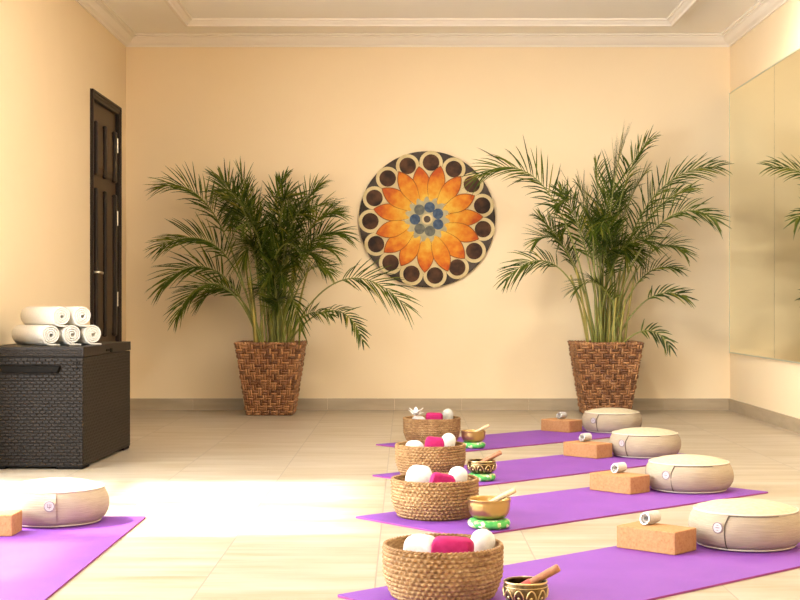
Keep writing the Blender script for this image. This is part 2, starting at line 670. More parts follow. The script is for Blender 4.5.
b.add([(-.155, -hy_ - .018, .528), (.155, -hy_ - .018, .528), (.142, -hy_ - .018, .495), (-.142, -hy_ - .018, .495),
       (-.16, -hy_ + .002, .532), (.16, -hy_ + .002, .532), (.147, -hy_ + .002, .49), (-.147, -hy_ + .002, .49)],
      [(0, 1, 2, 3), (4, 7, 6, 5), (0, 4, 5, 1), (1, 5, 6, 2), (2, 6, 7, 3), (3, 7, 4, 0)])
b.build('handle', m_boxdark, box, bevel=0.003)
for zz in (0.515, 0.545):
    b = MB()
    b.tube([(hx - .035, -hy_ + .004, zz), (hx - .035, -hy_ - .005, zz)], 0.005, 10)
    b.build('screw', m_boxdark, box)
for sx in (-1, 1):
    for sy in (-1, 1):
        b = MB()
        cx, cy = sx * (hx - .075), sy * (hy_ - .075)
        b.box((cx - .068, cy - .068, 0), (cx + .068, cy + .068, .020))
        b.build('foot', m_boxdark, box, bevel=0.004)

m_towel = noisy('terry_cloth', (0.66, 0.63, 0.57), (0.72, 0.69, 0.63), 160, rough=0.95, bumpk=0.9, spec=0.1, detail=3)


def spiral_roll(b, r0, r1, turns, th, L, flap=0.0, n=26, wob=0.0, a0=0.0, seed=0):
    """rolled cloth strip, axis along Y, lying on z=0; -Y end shows the spiral"""
    rnd = random.Random(seed)
    N = int(turns * n)
    ctr = []
    for i in range(N + 1):
        u = i / N
        a = -PI / 2 - (1 - u) * turns * 2 * PI
        r = r0 + (r1 - th / 2 - r0) * u
        ctr.append((a, r))
    pts_o, pts_i = [], []
    for (a, r) in ctr:
        k = 1 + wob * math.sin(3 * a + seed)
        pts_o.append(((r + th * .46) * math.cos(a) * k, (r + th * .46) * math.sin(a) + r1))
        pts_i.append(((r - th * .46) * math.cos(a) * k, (r - th * .46) * math.sin(a) + r1))
    if flap:
        pts_o.append((flap, 0.0))
        pts_i.append((flap, th * .8))
    M = len(pts_o)
    ys = [(0, .72), (0.006, 1.0), (L * .33, 1.0), (L * .66, 1.0), (L - .006, 1.0), (L, .72)]
    vs = []
    for (y, s) in ys:
        for j in range(M):
            xo, zo = pts_o[j]
            xi, zi = pts_i[j]
            mx, mz = (xo + xi) / 2, (zo + zi) / 2
            push = rnd.uniform(-.001, .001)
            yy = y + (push if 0 < y < L else 0)
            vs.append((mx + (xo - mx) * s, yy, mz + (zo - mz) * s))
            vs.append((mx + (xi - mx) * s, yy, mz + (zi - mz) * s))
    fs = []
    row = 2 * M
    for k in range(len(ys) - 1):
        for j in range(M - 1):
            p = k * row + 2 * j
            q = p + row
            fs.append((p, p + 2, q + 2, q))
            fs.append((p + 1, q + 1, q + 3, p + 3))
        p = k * row
        q = p + row
        fs.append((p, q, q + 1, p + 1))
        p = k * row + 2 * (M - 1)
        q = p + row
        fs.append((p, p + 1, q + 1, q))
    for j in range(M - 1):
        p = 2 * j
        fs.append((p, p + 1, p + 3, p + 2))
        p = (len(ys) - 1) * row + 2 * j
        fs.append((p, p + 2, p + 3, p + 1))
    b.add(vs, fs)


b = MB()
TR = 0.057
spiral_roll(b, 0.010, TR, 3.6, 0.0105, 0.37, flap=0.05, wob=0.025)
tw = b.build('rolled_towel', m_towel, smooth=True)
TL = ['rolled white towel at the left front of the bottom row on the dark box',
      'rolled white towel in the middle of the bottom row on the dark box',
      'rolled white towel at the right end of the bottom row on the dark box',
      'rolled white towel on the left of the upper row of the stack',
      'rolled white towel on the right of the upper row of the stack']
th = math.radians(40)
rowd = Vector((math.cos(th), math.sin(th), 0))
p0 = Vector((-1.855, 7.50, BH))
for i in range(5):
    o = tw if i == 0 else tw.copy()
    if i:
        C.objects.link(o)
    if i < 3:
        p = p0 + rowd * (0.121 * i)
    else:
        p = p0 + rowd * (0.062 + 0.119 * (i - 3)) + Vector((0, 0, 0.098))
    o.location = p
    o.rotation_euler = (0, 0, th)
    if i >= 3:
        o.rotation_euler = (0, 0, th + (0.03 if i == 3 else -0.02))
    tag(o, TL[i], 'towel', 'rolled towels stacked on the box')

# ------------------------------------------------------------------ yoga mats
m_mat = mat('mat_purple', (0.30, 0.060, 0.48), 0.62, spec=0.3)
v = coords(m_mat)
ch = nd(m_mat, 'ShaderNodeTexVoronoi')
ch.inputs['Scale'].default_value = 170
ch.inputs['Randomness'].default_value = 0.0
lk(m_mat, v, ch.inputs['Vector'])
bump(m_mat, ch.outputs['Distance'], 0.35, 0.003)
nn = noise(m_mat, v, 4, 3)
colour(m_mat, ramp(m_mat, nn, [(0.35, (0.170, 0.042, 0.295)), (0.65, (0.192, 0.049, 0.325))]))
m_matedge = mat('mat_edge', (0.26, 0.035, 0.20), 0.7)


def yoga_mat(center, ang, L, W, label):
    b = MB()
    r = 0.012
    pts = []
    for (sx, sy, a0) in ((1, 1, 0), (-1, 1, 90), (-1, -1, 180), (1, -1, 270)):
        for k in range(4):
            a = math.radians(a0 + 30 * k)
            pts.append((sx * (L / 2 - r) + r * math.cos(a), sy * (W / 2 - r) + r * math.sin(a)))
    n = len(pts)
    vs = [(x, y, 0.0) for x, y in pts] + [(x, y, 0.006) for x, y in pts]
    b.mi = 0
    b.add(vs, [tuple(range(n, 2 * n))])
    b.mi = 1
    b.add(vs, [tuple(range(n - 1, -1, -1))] + [(i, (i + 1) % n, n + (i + 1) % n, n + i) for i in range(n)])
    o = b.build('yoga_mat', [m_mat, m_matedge], weld=True)
    o.location = (center[0], center[1], 0.0005)
    o.rotation_euler = (0, 0, math.radians(ang))
    return tag(o, label, 'yoga mat', 'purple yoga mats laid out on the floor')


def matpos(tip, ang, off=0.0, L=1.865, W=0.64):
    u = Vector((math.cos(math.radians(ang)), math.sin(math.radians(ang))))
    n = Vector((-u.y, u.x))
    c = Vector(tip) + u * L / 2 - n * (W / 2 + off)
    return (c.x, c.y), ang, L, W


yoga_mat(*matpos((-0.205, 8.57), 42, .04, 1.94), 'purple yoga mat farthest back, nearest the right potted palm')
yoga_mat(*matpos((-0.205, 7.06), 42.3, .06, 1.94), 'purple yoga mat second from the back, under the far engraved bowl')
yoga_mat(*matpos((-0.20, 5.65), 41), 'purple yoga mat in the middle right with its corner showing behind the front basket')
yoga_mat(*matpos((-0.20, 4.134), 41.8), 'purple yoga mat nearest the camera on the right, under the front basket')
yoga_mat((-1.335, 4.745), 90, 1.83, 0.62, 'purple yoga mat on the left, lying apart beside the storage box')
MT = 0.0066

# ------------------------------------------------------------------ zafu cushions
m_linen_shade = mat('cream_linen_shaded', (0.66, 0.55, 0.40), 0.9, spec=0.15)
v = coords(m_linen_shade, (1, 1, 1.0))
n1 = noise(m_linen_shade, coords(m_linen_shade, (3, 3, 60)), 6, 4)
colour(m_linen_shade, ramp(m_linen_shade, n1, [(0.3, (0.345, 0.275, 0.195)), (0.7, (0.425, 0.345, 0.245))]))  # shade on the cushion sides is put into this darker linen colour
bump(m_linen_shade, n1, 0.35, 0.006)
m_linen_lit = noisy('cream_linen_lit', (0.46, 0.39, 0.26), (0.52, 0.45, 0.31), 60, rough=0.9, bumpk=0.25, spec=0.15)  # same fabric, lighter: light on the cushion tops is put into the colour
m_piping = mat('cushion_piping', (0.62, 0.55, 0.44), 0.85, spec=0.15)
m_seam = mat('seam_shadow_thread', (0.10, 0.075, 0.05), 0.9)
m_badge = mat('badge_cotton', (0.50, 0.43, 0.42), 0.85)
m_badgeink = mat('badge_grey_thread', (0.17, 0.12, 0.13), 0.85)

ZPROF = [(0.150, 0.004), (0.168, 0.008), (0.182, 0.020), (0.193, 0.042), (0.197, 0.064), (0.196, 0.084), (0.190, 0.104), (0.181, 0.120), (0.176, 0.126)]
ZTOP = [(0.176, 0.1262), (0.160, 0.134), (0.130, 0.1425), (0.090, 0.1490), (0.045, 0.1520), (0.012, 0.1525)]


def zr(zz):
    for (r0, z0), (r1, z1) in zip(ZPROF, ZPROF[1:]):
        if z0 <= zz <= z1:
            return r0 + (r1 - r0) * (zz - z0) / (z1 - z0)
    return 0.19


def zafu(loc, face, label, handle=False):
    """face: azimuth (degrees from the camera side, + to the right) of the badge"""
    t = thing('zafu_cushion', label, 'cushion', loc, 0, 'round cream meditation cushions')
    rnd = random.Random(int(loc[0] * 1000))
    ph = [rnd.uniform(0, 6.28) for _ in range(4)]
    b = MB()

    def dsp(a, r, z):
        k = math.sin(PI * min(1, max(0, z / 0.126)))
        return (0.0022 * math.sin(3 * a + ph[0]) + 0.0016 * math.sin(7 * a + ph[1] + z * 30) + 0.001 * math.sin(13 * a + ph[2] - z * 50)) * k
    b.lathe(ZPROF, 96, None, True, False, dsp)
    b.build('cushion_body', m_linen_shade, t, smooth=True)
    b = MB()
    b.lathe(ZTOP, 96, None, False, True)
    b.build('cushion_top', m_linen_lit, t, smooth=True)
    for (r, zz, q) in ((0.178, 0.1262, 0.0032), (0.166, 0.006, 0.0034)):
        b = MB()
        b.tube([(r * math.cos(2 * PI * i / 72), r * math.sin(2 * PI * i / 72), zz) for i in range(72)], q, 6, True)
        b.build('piping', m_piping, t, smooth=True)
    a0 = math.radians(-90 + face)

    def on(aa, zz, e=0.0):
        r = zr(zz) + e
        return Vector((r * math.cos(aa), r * math.sin(aa), zz))
    # side opening (dark slit) to the right of the badge
    if not handle:
        b = MB()
        b.tube([on(a0 + 0.125 + (0.05 if k > 8 else 0) * (k - 8) / 3, 0.010 + 0.114 * k / 11, 0.0028) for k in range(12)], 0.0022, 6)
        b.build('side_seam', m_seam, t, smooth=True)
        # thin shadow-dark stitch along the top seam, right of the opening
        b = MB()
        b.tube([(0.1815 * math.cos(a0 + .155 + .022 * i), 0.1815 * math.sin(a0 + .2 + .02 * i), 0.1228) for i in range(45)], 0.0013, 5)
        b.build('top_stitch', m_seam, t, smooth=True)
    else:
        b = MB()
        for k in range(9):
            pass
        vs = []
        K = 14
        for k in range(K + 1):
            zz = 0.010 + 0.112 * k / K
            for s in (-.115, .115):
                vs.append(on(a0 + s, zz, 0.004))
            for s in (-.115, .115):
                vs.append(on(a0 + s, zz, 0.0))
        fs = []
        for k in range(K):
            p = 4 * k
            fs += [(p, p + 1, p + 5, p + 4), (p + 1, p + 3, p + 7, p + 5), (p + 2, p, p + 4, p + 6)]
        fs += [(0, 2, 3, 1), (4 * K, 4 * K + 1, 4 * K + 3, 4 * K + 2)]
        b.add(vs, fs)
        b.build('carry_strap', m_linen_shade, t)
    # round badge
    zc = 0.082
    c = on(a0, zc, 0.003 if not handle else 0.006)
    nrm = Vector((math.cos(a0), math.sin(a0), 0.05)).normalized()
    M = Matrix.Translation(c) @ nrm.to_track_quat('Z', 'Y').to_matrix().to_4x4()
    b = MB()
    b.lathe([(0.0185, -0.006), (0.0195, 0.0), (0.018, 0.0018)], 32, M)
    bd = b.build('badge', m_badge, t)
    b = MB()
    b.tube([(0.0175 * math.cos(2 * PI * i / 40), 0.0175 * math.sin(2 * PI * i / 40), 0.0018) for i in range(40)], 0.0014, 5, True, M)
    if handle:
        for xx, h0, h1 in ((-.006, -.004, .008), (0, -.010, .008), (.006, -.004, .008)):
            b.box((xx - .001, h0, 0.0016), (xx + .001, h1, 0.0028), M)
        b.box((-.007, -.005, 0.0016), (.007, -.003, 0.0028), M)
    else:
        b.box((-.007, -.0012, 0.0016), (.007, .0012, 0.0028), M)
        b.box((-.0035, .0075, 0.0016), (.0035, .0092, 0.0028), M)
        b.box((-.0035, -.0092, 0.0016), (.0035, -.0075, 0.0028), M)
    b.build('badge_print', m_badgeink, bd)
    return t


zafu((1.19, 4.995, MT), -41, 'round cream meditation cushion nearest the camera, at the right photo edge')
zafu((1.285, 6.475, MT), -41, 'round cream meditation cushion on the middle right mat, second from the front')
zafu((1.326, 7.905, MT), -48, 'round cream meditation cushion third from the front, behind the middle one')
zafu((1.362, 9.40, MT), -46, 'round cream meditation cushion farthest back, in front of the right planter')
zl = zafu((-1.352, 5.525, MT), 8, 'round cream meditation cushion on the left mat in bright sun', True)
zl.scale = (1.035, 1.035, 1.06)

# ------------------------------------------------------------------ cork blocks
m_cork = mat('cork', (0.55, 0.30, 0.12), 0.85, spec=0.2)
v = coords(m_cork)
n1 = noise(m_cork, v, 90, 4, 0.7)
vo = nd(m_cork, 'ShaderNodeTexVoronoi')
vo.inputs['Scale'].default_value = 150
lk(m_cork, v, vo.inputs['Vector'])
ck = ramp(m_cork, n1, [(0.30, (0.30, 0.135, 0.050)), (0.42, (0.40, 0.195, 0.080)), (0.7, (0.47, 0.250, 0.110))])
colour(m_cork, ck)
bump(m_cork, n1, 0.25, 0.002)


def block(c, ang, label, L=0.234, W=0.140, Hh=0.077):
    b = MB()
    b.box((-L / 2, -W / 2, 0), (L / 2, W / 2, Hh))
    o = b.build('cork_yoga_block', m_cork, bevel=0.004)
    o.location = c
    o.rotation_euler = (0, 0, math.radians(ang))
    return tag(o, label, 'yoga block', 'cork yoga blocks beside the cushions')


BLK = [((0.862, 4.905, MT), -42), ((0.963, 6.42, MT), -47), ((1.005, 7.865, MT), -46), ((1.031, 9.42, MT), -44)]
BL = ['tan cork yoga block nearest the camera, with a rolled strap on top', 'tan cork yoga block on the middle right mat, second from the front',
      'tan cork yoga block third from the front, left of the third cushion', 'tan cork yoga block farthest back, below the right planter']
for (c, a), l in zip(BLK, BL):
    block(c, a, l)
block((-1.536, 5.235, MT), 0, 'tan cork yoga block cut by the left photo edge, in bright sun')

# rolled straps on the blocks
m_strap = noisy('cotton_webbing', (0.50, 0.47, 0.44), (0.58, 0.55, 0.52), 120, rough=0.9, bumpk=0.4, spec=0.1)
m_ring = mat('strap_ring', (0.62, 0.60, 0.58), 0.3, 1.0)
ST = [(0.852, 4.955), (0.968, 6.46), (1.0, 7.915), (1.037, 9.46)]
SL = ['rolled white cotton strap on the front cork block', 'rolled white cotton strap on the second cork block from the front',
      'rolled white cotton strap on the third cork block from the front', 'rolled white cotton strap on the farthest cork block']
st0 = None
for (x, y), l in zip(ST, SL):
    if st0 is None:
        st0 = thing('rolled_strap', l, 'yoga strap', (x, y, MT + 0.0775), 0, 'rolled straps on the cork blocks')
        b = MB()
        spiral_roll(b, 0.010, 0.0235, 3.6, 0.0031, 0.058, n=24)
        w_ = b.build('webbing', m_strap, st0, smooth=False)
        w_.location = (0, -0.028, 0)
        b = MB()
        b.tube([(0.0185 * math.cos(2 * PI * i / 32), -0.0325 + 0.004 * math.sin(2 * PI * i / 32), 0.0215 + 0.0185 * math.sin(2 * PI * i / 32)) for i in range(32)], 0.0028, 7, True)
        b.build('ring', m_ring, st0, smooth=True)
        st0.rotation_euler = (0, 0, math.radians(-48))
    else:
        dup(st0, (x, y, MT + 0.0775), math.radians(-48 + random.uniform(-8, 8)), l)

# ------------------------------------------------------------------ woven baskets
m_sea = mat('seagrass', (0.5, 0.3, 0.13), 0.7, spec=0.3)
v = coords(m_sea, (1, 1, 4))
n1 = noise(m_sea, v, 45, 4, 0.65)
n2 = noise(m_sea, coords(m_sea), 9, 2)
mix = mathn(m_sea, 'ADD', mathn(m_sea, 'MULTIPLY', n1, 0.7), mathn(m_sea, 'MULTIPLY', n2, 0.3))
colour(m_sea, ramp(m_sea, mix, [(0.33, (0.13, 0.058, 0.018)), (0.5, (0.285, 0.155, 0.060)), (0.68, (0.48, 0.32, 0.15))]))
bump(m_sea, n1, 0.3, 0.002)


def basket_mesh():
    rows, per, n = 11, 6, 336
    Hb = 0.147
    strands = 52
    vs, fs = [], []
    rings = []

    def rbase(zz):
        u = zz / Hb
        return 0.139 + 0.030 * min(1, u * 2.2) ** 0.6 - 0.0 + 0.003 * u
    for j in range(rows * per + 1):
        zz = Hb * j / (rows * per)
        row = min(rows - 1, j // per)
        fr = (j % per) / per if j < rows * per else 1.0
        prof = math.sin(PI * fr)
        ring = []
        for i in range(n):
            a = 2 * PI * i / n
            s = 0.5 + 0.5 * math.sin(56 * a + (PI if row % 2 else 0))
            d = 0.0085 * (0.25 * prof + 0.75 * prof ** .5 * s)
            ring.append((a, rbase(zz) - 0.004 + d, zz))
        rings.append(ring)
    b = MB()
    vs = [(r * math.cos(a), r * math.sin(a), z) for ring in rings for (a, r, z) in ring]
    J = len(rings)
    fs = [(j * n + i, j * n + (i + 1) % n, (j + 1) * n + (i + 1) % n, (j + 1) * n + i) for j in range(J - 1) for i in range(n)]
    b.add(vs, fs)
    return b, rbase, Hb


def make_basket(label):
    t = thing('seagrass_basket', label, 'basket', (0, 0, 0), 0, 'seagrass baskets at the ends of the mats')
    b, rbase, Hb = basket_mesh()
    # inner wall and base
    inner = []
    for j in range(25):
        zz = 0.006 + (Hb - 0.006) * j / 24
        inner.append((rbase(zz) - 0.009 + 0.0025 * abs(math.sin(PI * j / 2)), zz))
    b.lathe(inner, 104, None, True, False)
    b.lathe([(0.139, 0.0), (0.139, 0.0005)], 104, None, True, False)
    b.build('basket_body', m_sea, t, smooth=True, fix=False)
    b = MB()
    # braided rim
    n = 260
    for s in range(2):
        pts = []
        for i in range(n):
            a = 2 * PI * i / n
            q = 40 * a + PI * s
            r = rbase(Hb) - 0.004 + 0.003 * math.cos(q)
            pts.append((r * math.cos(a), r * math.sin(a), Hb + 0.001 + 0.0026 * math.sin(q)))
        b.tube(pts, 0.0034, 6, True)
    b.build('rim', m_sea, t, smooth=True)
    return t


BK = [((0.162, 8.64, MT), 0.4), ((0.125, 7.03, MT), 1.5), ((0.118, 5.665, MT), 2.6), ((0.109, 4.12, MT), 4.0)]
BKL = ['woven seagrass basket farthest back, holding a small white flower', 'woven seagrass basket second from the back, behind a larger looking one',
       'woven seagrass basket in the middle, beside the plain golden bowl', 'woven seagrass basket nearest the camera at the bottom edge']
bk0 = make_basket(BKL[0])
bks = []
for i, ((loc, rz), l) in enumerate(zip(BK, BKL)):
    o = bk0 if i == 0 else dup(bk0, loc, rz, l)
    o.location = loc
    o.rotation_euler = (0, 0, rz)
    bks.append(o)

# contents: white towel, magenta pillow, pale roll
m_magenta = noisy('magenta_cotton', (0.33, 0.010, 0.085), (0.40, 0.016, 0.11), 50, rough=0.8, bumpk=0.3, spec=0.2)
m_white = noisy('white_cotton', (0.64, 0.62, 0.59), (0.70, 0.68, 0.65), 90, rough=0.9, bumpk=0.35, spec=0.15)
m_pale = noisy('pale_grey_cotton', (0.44, 0.42, 0.37), (0.54, 0.52, 0.46), 70, (1, 1, 3), rough=0.85, bumpk=0.3, spec=0.15)


def pillow(b, sx, sy, sz, M, seed=0, crease=0.004, e=0.42):
    """soft rounded block, superellipsoid with a few creases"""
    nu, nv = 28, 18
    vs = []

    def pw(x, p):
        return math.copysign(abs(x) ** p, x)
    for j in range(nv + 1):
        ph = -PI / 2 + PI * j / nv
        for i in range(nu):
            a = 2 * PI * i / nu
            k = 1 + crease / max(sx, sz) * 2 * math.sin(4 * a + seed + 2.3 * ph) * math.cos(ph)
            vs.append((sx * pw(math.cos(ph), e) * pw(math.cos(a), e) * k, sy * pw(math.cos(ph), e) * pw(math.sin(a), e) * k, sz * pw(math.sin(ph), e)))
    fs = [(j * nu + i, j * nu + (i + 1) % nu, (j + 1) * nu + (i + 1) % nu, (j + 1) * nu + i) for j in range(nv) for i in range(nu)]
    b.add(vs, fs, M)


def put(name, label, cat, group, o, loc, rot):
    o.location = loc
    o.rotation_euler = rot
    return tag(o, label, cat, group)


names = ['farthest back basket', 'basket second from the back', 'middle basket', 'front basket']
# per basket: (white: x, y, half sizes, tilt), (magenta ...), (roll ...)
CONT = [
    dict(w=(-0.080, 0.020, .040, .045, .076, 0.0), m=(0.012, -0.045, .050, .036, .088, 0.03), r=(0.095, 0.055, .034, .188, 0.06)),
    dict(w=(-0.078, 0.020, .044, .045, .079, 0.0), m=(0.014, -0.045, .045, .036, .089, 0.10), r=(0.080, 0.055, .036, .184, 0.20)),
    dict(w=(-0.064, 0.045, .054, .048, .092, 0.10), m=(0.020, -0.060, .046, .036, .080, 0.20), r=(0.088, 0.050, .038, .176, 0.12)),
    dict(w=(-0.066, 0.030, .048, .048, .081, 0.06), m=(0.024, -0.055, .056, .036, .084, 0.05), r=(0.106, 0.030, .036, .172, 0.22)),
]
for i, cfg in enumerate(CONT):
    bx, by, bz = BK[i][0]
    zf = bz + 0.007
    x, y, sx, sy, sz, tl = cfg['w']
    b = MB()
    pillow(b, sx, sy, sz, Matrix.Rotation(.3 - .2 * i, 4, 'Z'), i, 0.005, 0.56)
    o = b.build('white_towel', m_white, smooth=True, weld=True)
    put('white_towel', 'folded white towel on the left inside the ' + names[i], 'towel', 'white towels in the baskets', o, (bx + x, by + y, zf + sz + sx * .75 * abs(math.sin(tl))), (0, tl, 0))
    x, y, sx, sy, sz, tl = cfg['m']
    b = MB()
    pillow(b, sx, sy, sz, Matrix.Identity(4), i * 2, 0.004, 0.28)
    o = b.build('magenta_pillow', m_magenta, smooth=True, weld=True)
    put('magenta_pillow', 'magenta cloth pillow standing in the ' + names[i], 'pillow', 'magenta pillows in the baskets', o, (bx + x, by + y, zf + sz + sx * .85 * abs(math.sin(tl))), (0, tl, random.uniform(-.12, .12)))
    x, y, r, hh, tl = cfg['r']
    b = MB()
    prof = [(r * .9, 0), (r, .008)] + [(r, (hh - .034) * k / 6) for k in range(1, 7)] + [(r * math.cos(math.radians(a)), hh - .034 + .034 * math.sin(math.radians(a))) for a in (15, 30, 45, 60, 75, 86)]
    b.lathe(prof, 36)
    o = b.build('pale_roll', m_pale if i == 0 else m_white, smooth=True)
    put('pale_roll', ('pale striped grey' if i == 0 else 'white') + ' cylindrical roll leaning on the right inside the ' + names[i], 'roll', 'cylindrical rolls in the baskets', o,
        (bx + x - hh * .5 * math.sin(tl), by + y, zf + 0.004 + r * math.sin(tl)), (0, tl, 0))

# white flower in the far basket
fl = thing('white_flower', 'small white star-shaped flower in the farthest back basket', 'flower', (BK[0][0][0] - 0.095, BK[0][0][1] - 0.03, MT + 0.163))
m_petalw = mat('white_petal', (0.86, 0.84, 0.80), 0.6)
m_pcen = mat('flower_centre', (0.75, 0.35, 0.16), 0.6)
for k in range(9):
    a = 2 * PI * k / 9 + .2
    lift = 0.030 + 0.030 * (k % 3) / 2
    b = MB()
    vs = []
    for s in range(7):
        u = s / 6
        wv = 0.013 * math.sin(PI * min(1, u * .9 + .08)) ** .8 * (1 if s < 6 else .1)
        r_ = 0.004 + 0.045 * u
        hz = lift * u - 0.012 * u * u
        vs += [(r_, -wv, 0.004 + hz), (r_, wv, 0.004 + hz), (r_, 0, 0.001 + hz)]
    fs = []
    for s in range(6):
        p = 3 * s
        fs += [(p, p + 2, p + 5, p + 3), (p + 2, p + 1, p + 4, p + 5)]
    b.add(vs, fs, Matrix.Rotation(a, 4, 'Z'))
    o = b.build('petal', m_petalw, fl, smooth=True)
    md = o.modifiers.new('thickness', 'SOLIDIFY')
    md.thickness = 0.0012
b = MB()
b.lathe([(0.005, 0), (0.008, 0.006), (0.006, 0.012), (0.001, 0.014)], 14)
b.build('flower_centre', m_pcen, fl, smooth=True)

# ------------------------------------------------------------------ singing bowls
m_gold = mat('hammered_brass', (0.50, 0.32, 0.125), 0.30, 1.0)
v = coords(m_gold)
vo = nd(m_gold, 'ShaderNodeTexVoronoi')
vo.inputs['Scale'].default_value = 90
lk(m_gold, v, vo.inputs['Vector'])
bump(m_gold, vo.outputs['Distance'], 0.12, 0.004)
m_bronze = noisy('aged_bronze', (0.060, 0.038, 0.018), (0.16, 0.10, 0.045), 40, rough=0.34, metal=1.0)
m_ornament = mat('polished_brass', (0.60, 0.44, 0.20), 0.28, 1.0)
m_ringc = mat('green_brocade', (0.06, 0.30, 0.05), 0.7)
v = coords(m_ringc)
vo = nd(m_ringc, 'ShaderNodeTexVoronoi')
vo.inputs['Scale'].default_value = 75
lk(m_ringc, v, vo.inputs['Vector'])
sp = nd(m_ringc, 'ShaderNodeSeparateColor')
lk(m_ringc, vo.outputs['Color'], sp.inputs[0])
colour(m_ringc, ramp(m_ringc, sp.outputs[0], [(0.0, (0.04, 0.33, 0.06)), (0.55, (0.10, 0.46, 0.09)), (0.72, (0.55, 0.50, 0.22)), (0.86, (0.70, 0.66, 0.52))]))
bump(m_ringc, vo.outputs['Distance'], 0.4, 0.003)
m_wood_l = noisy('pale_wood', (0.56, 0.37, 0.20), (0.66, 0.46, 0.27), 14, (1, 6, 6), rough=0.5)
m_wood_d = noisy('red_brown_wood', (0.28, 0.10, 0.04), (0.38, 0.15, 0.065), 14, (1, 6, 6), rough=0.4)
m_redwrap = mat('red_wrap', (0.55, 0.06, 0.05), 0.7)


def ring_cushion(loc, r, label):
    b = MB()
    rm, q = r * .72, r * .33
    n = 48
    vs, fs = [], []
    k = 14
    for i in range(n):
        a = 2 * PI * i / n
        for j in range(k):
            c = 2 * PI * j / k
            w_ = 1 + .05 * math.sin(9 * a + c)
            vs.append(((rm + q * w_ * math.cos(c)) * math.cos(a), (rm + q * w_ * math.cos(c)) * math.sin(a), 0.018 + 0.0175 * w_ * math.sin(c)))
    fs = [(i * k + j, ((i + 1) % n) * k + j, ((i + 1) % n) * k + (j + 1) % k, i * k + (j + 1) % k) for i in range(n) for j in range(k)]
    b.add(vs, fs)
    o = b.build('ring_cushion', m_ringc, smooth=True)
    o.location = loc
    return tag(o, label, 'ring cushion', 'green ring cushions under the bowls')


def bowl(loc, R_, Hh, engraved, label):
    t = thing('singing_bowl', label, 'singing bowl', loc, random.uniform(0, 3), 'metal singing bowls beside the baskets')
    if engraved:
        out = [(.42, 0), (.62, .03), (.86, .18), (.98, .40), (1.0, .60), (.97, .80), (.92, .90), (.935, .97), (.93, 1.0)]
        inn = [(.86, 1.0), (.85, .92), (.90, .75), (.92, .55), (.88, .32), (.70, .14), (.40, .09)]
    else:
        out = [(.40, 0), (.60, .03), (.80, .14), (.91, .32), (.955, .55), (.975, .80), (.985, .95), (1.0, .97), (1.0, 1.0)]
        inn = [(.93, 1.0), (.92, .92), (.90, .70), (.86, .40), (.74, .20), (.56, .11), (.36, .08)]
    b = MB()
    b.lathe([(r * R_, zz * Hh) for r, zz in out + inn], 64)
    body = b.build('bowl_body', m_bronze if engraved else m_gold, t, smooth=True)
    if engraved:
        b = MB()
        b.tube([(R_ * .935 * math.cos(2 * PI * i / 64), R_ * .935 * math.sin(2 * PI * i / 64), Hh * .965) for i in range(64)], R_ * .045, 8, True)
        b.tube([(R_ * .985 * math.cos(2 * PI * i / 64), R_ * .985 * math.sin(2 * PI * i / 64), Hh * .79) for i in range(64)], R_ * .018, 6, True)
        b.build('rim_band', m_ornament, t, smooth=True)
        b = MB()

        def prf(zz):
            for (r0, z0), (r1, z1) in zip(out, out[1:]):
                if z0 <= zz <= z1:
                    return r0 + (r1 - r0) * (zz - z0) / (z1 - z0)
            return 1
        na = 11
        for k in range(na):
            a = 2 * PI * k / na
            pts = []
            for s in range(13):
                u = s / 12
                aa = a + (u - .5) * 2 * PI / na * .92
                zz = .16 + .54 * math.sin(PI * u) ** .6
                r = prf(zz) * R_ * 1.0
                pts.append((r * math.cos(aa), r * math.sin(aa), zz * Hh))
            b.tube(pts, R_ * .034, 6)
            r = prf(.36) * R_
            M = Matrix.Translation((r * math.cos(a), r * math.sin(a), .36 * Hh)) @ Vector((math.cos(a), math.sin(a), -.3)).to_track_quat('Z', 'Y').to_matrix().to_4x4()
            b.lathe([(R_ * .08, -.002), (R_ * .06, .0014), (R_ * .01, .002)], 12, M)
        b.build('engraved_arches', m_ornament, t, smooth=True)
    return t


def mallet(p, q, r, m, label, wrap=None):
    """stick from p (inside the bowl) to q"""
    p, q = Vector(p), Vector(q)
    L = (q - p).length
    t = thing('bowl_mallet', label, 'mallet', p, 0, 'wooden mallets resting in the bowls')
    t.rotation_euler = (q - p).to_track_quat('Z', 'Y').to_euler()
    b = MB()
    b.lathe([(r * .5, 0), (r * .85, .004), (r * .9, L * .4), (r, L * .8), (r, L - .004), (r * .82, L)], 20)
    b.build('stick', m, t, smooth=False, bevel=0.0)
    if wrap:
        b = MB()
        b.lathe([(r * .8, .002), (r * 1.08, .005), (r * 1.08, L * .42), (r * 1.0, L * .43)], 20)
        b.build('grip_wrap', wrap, t, smooth=True)
    return t


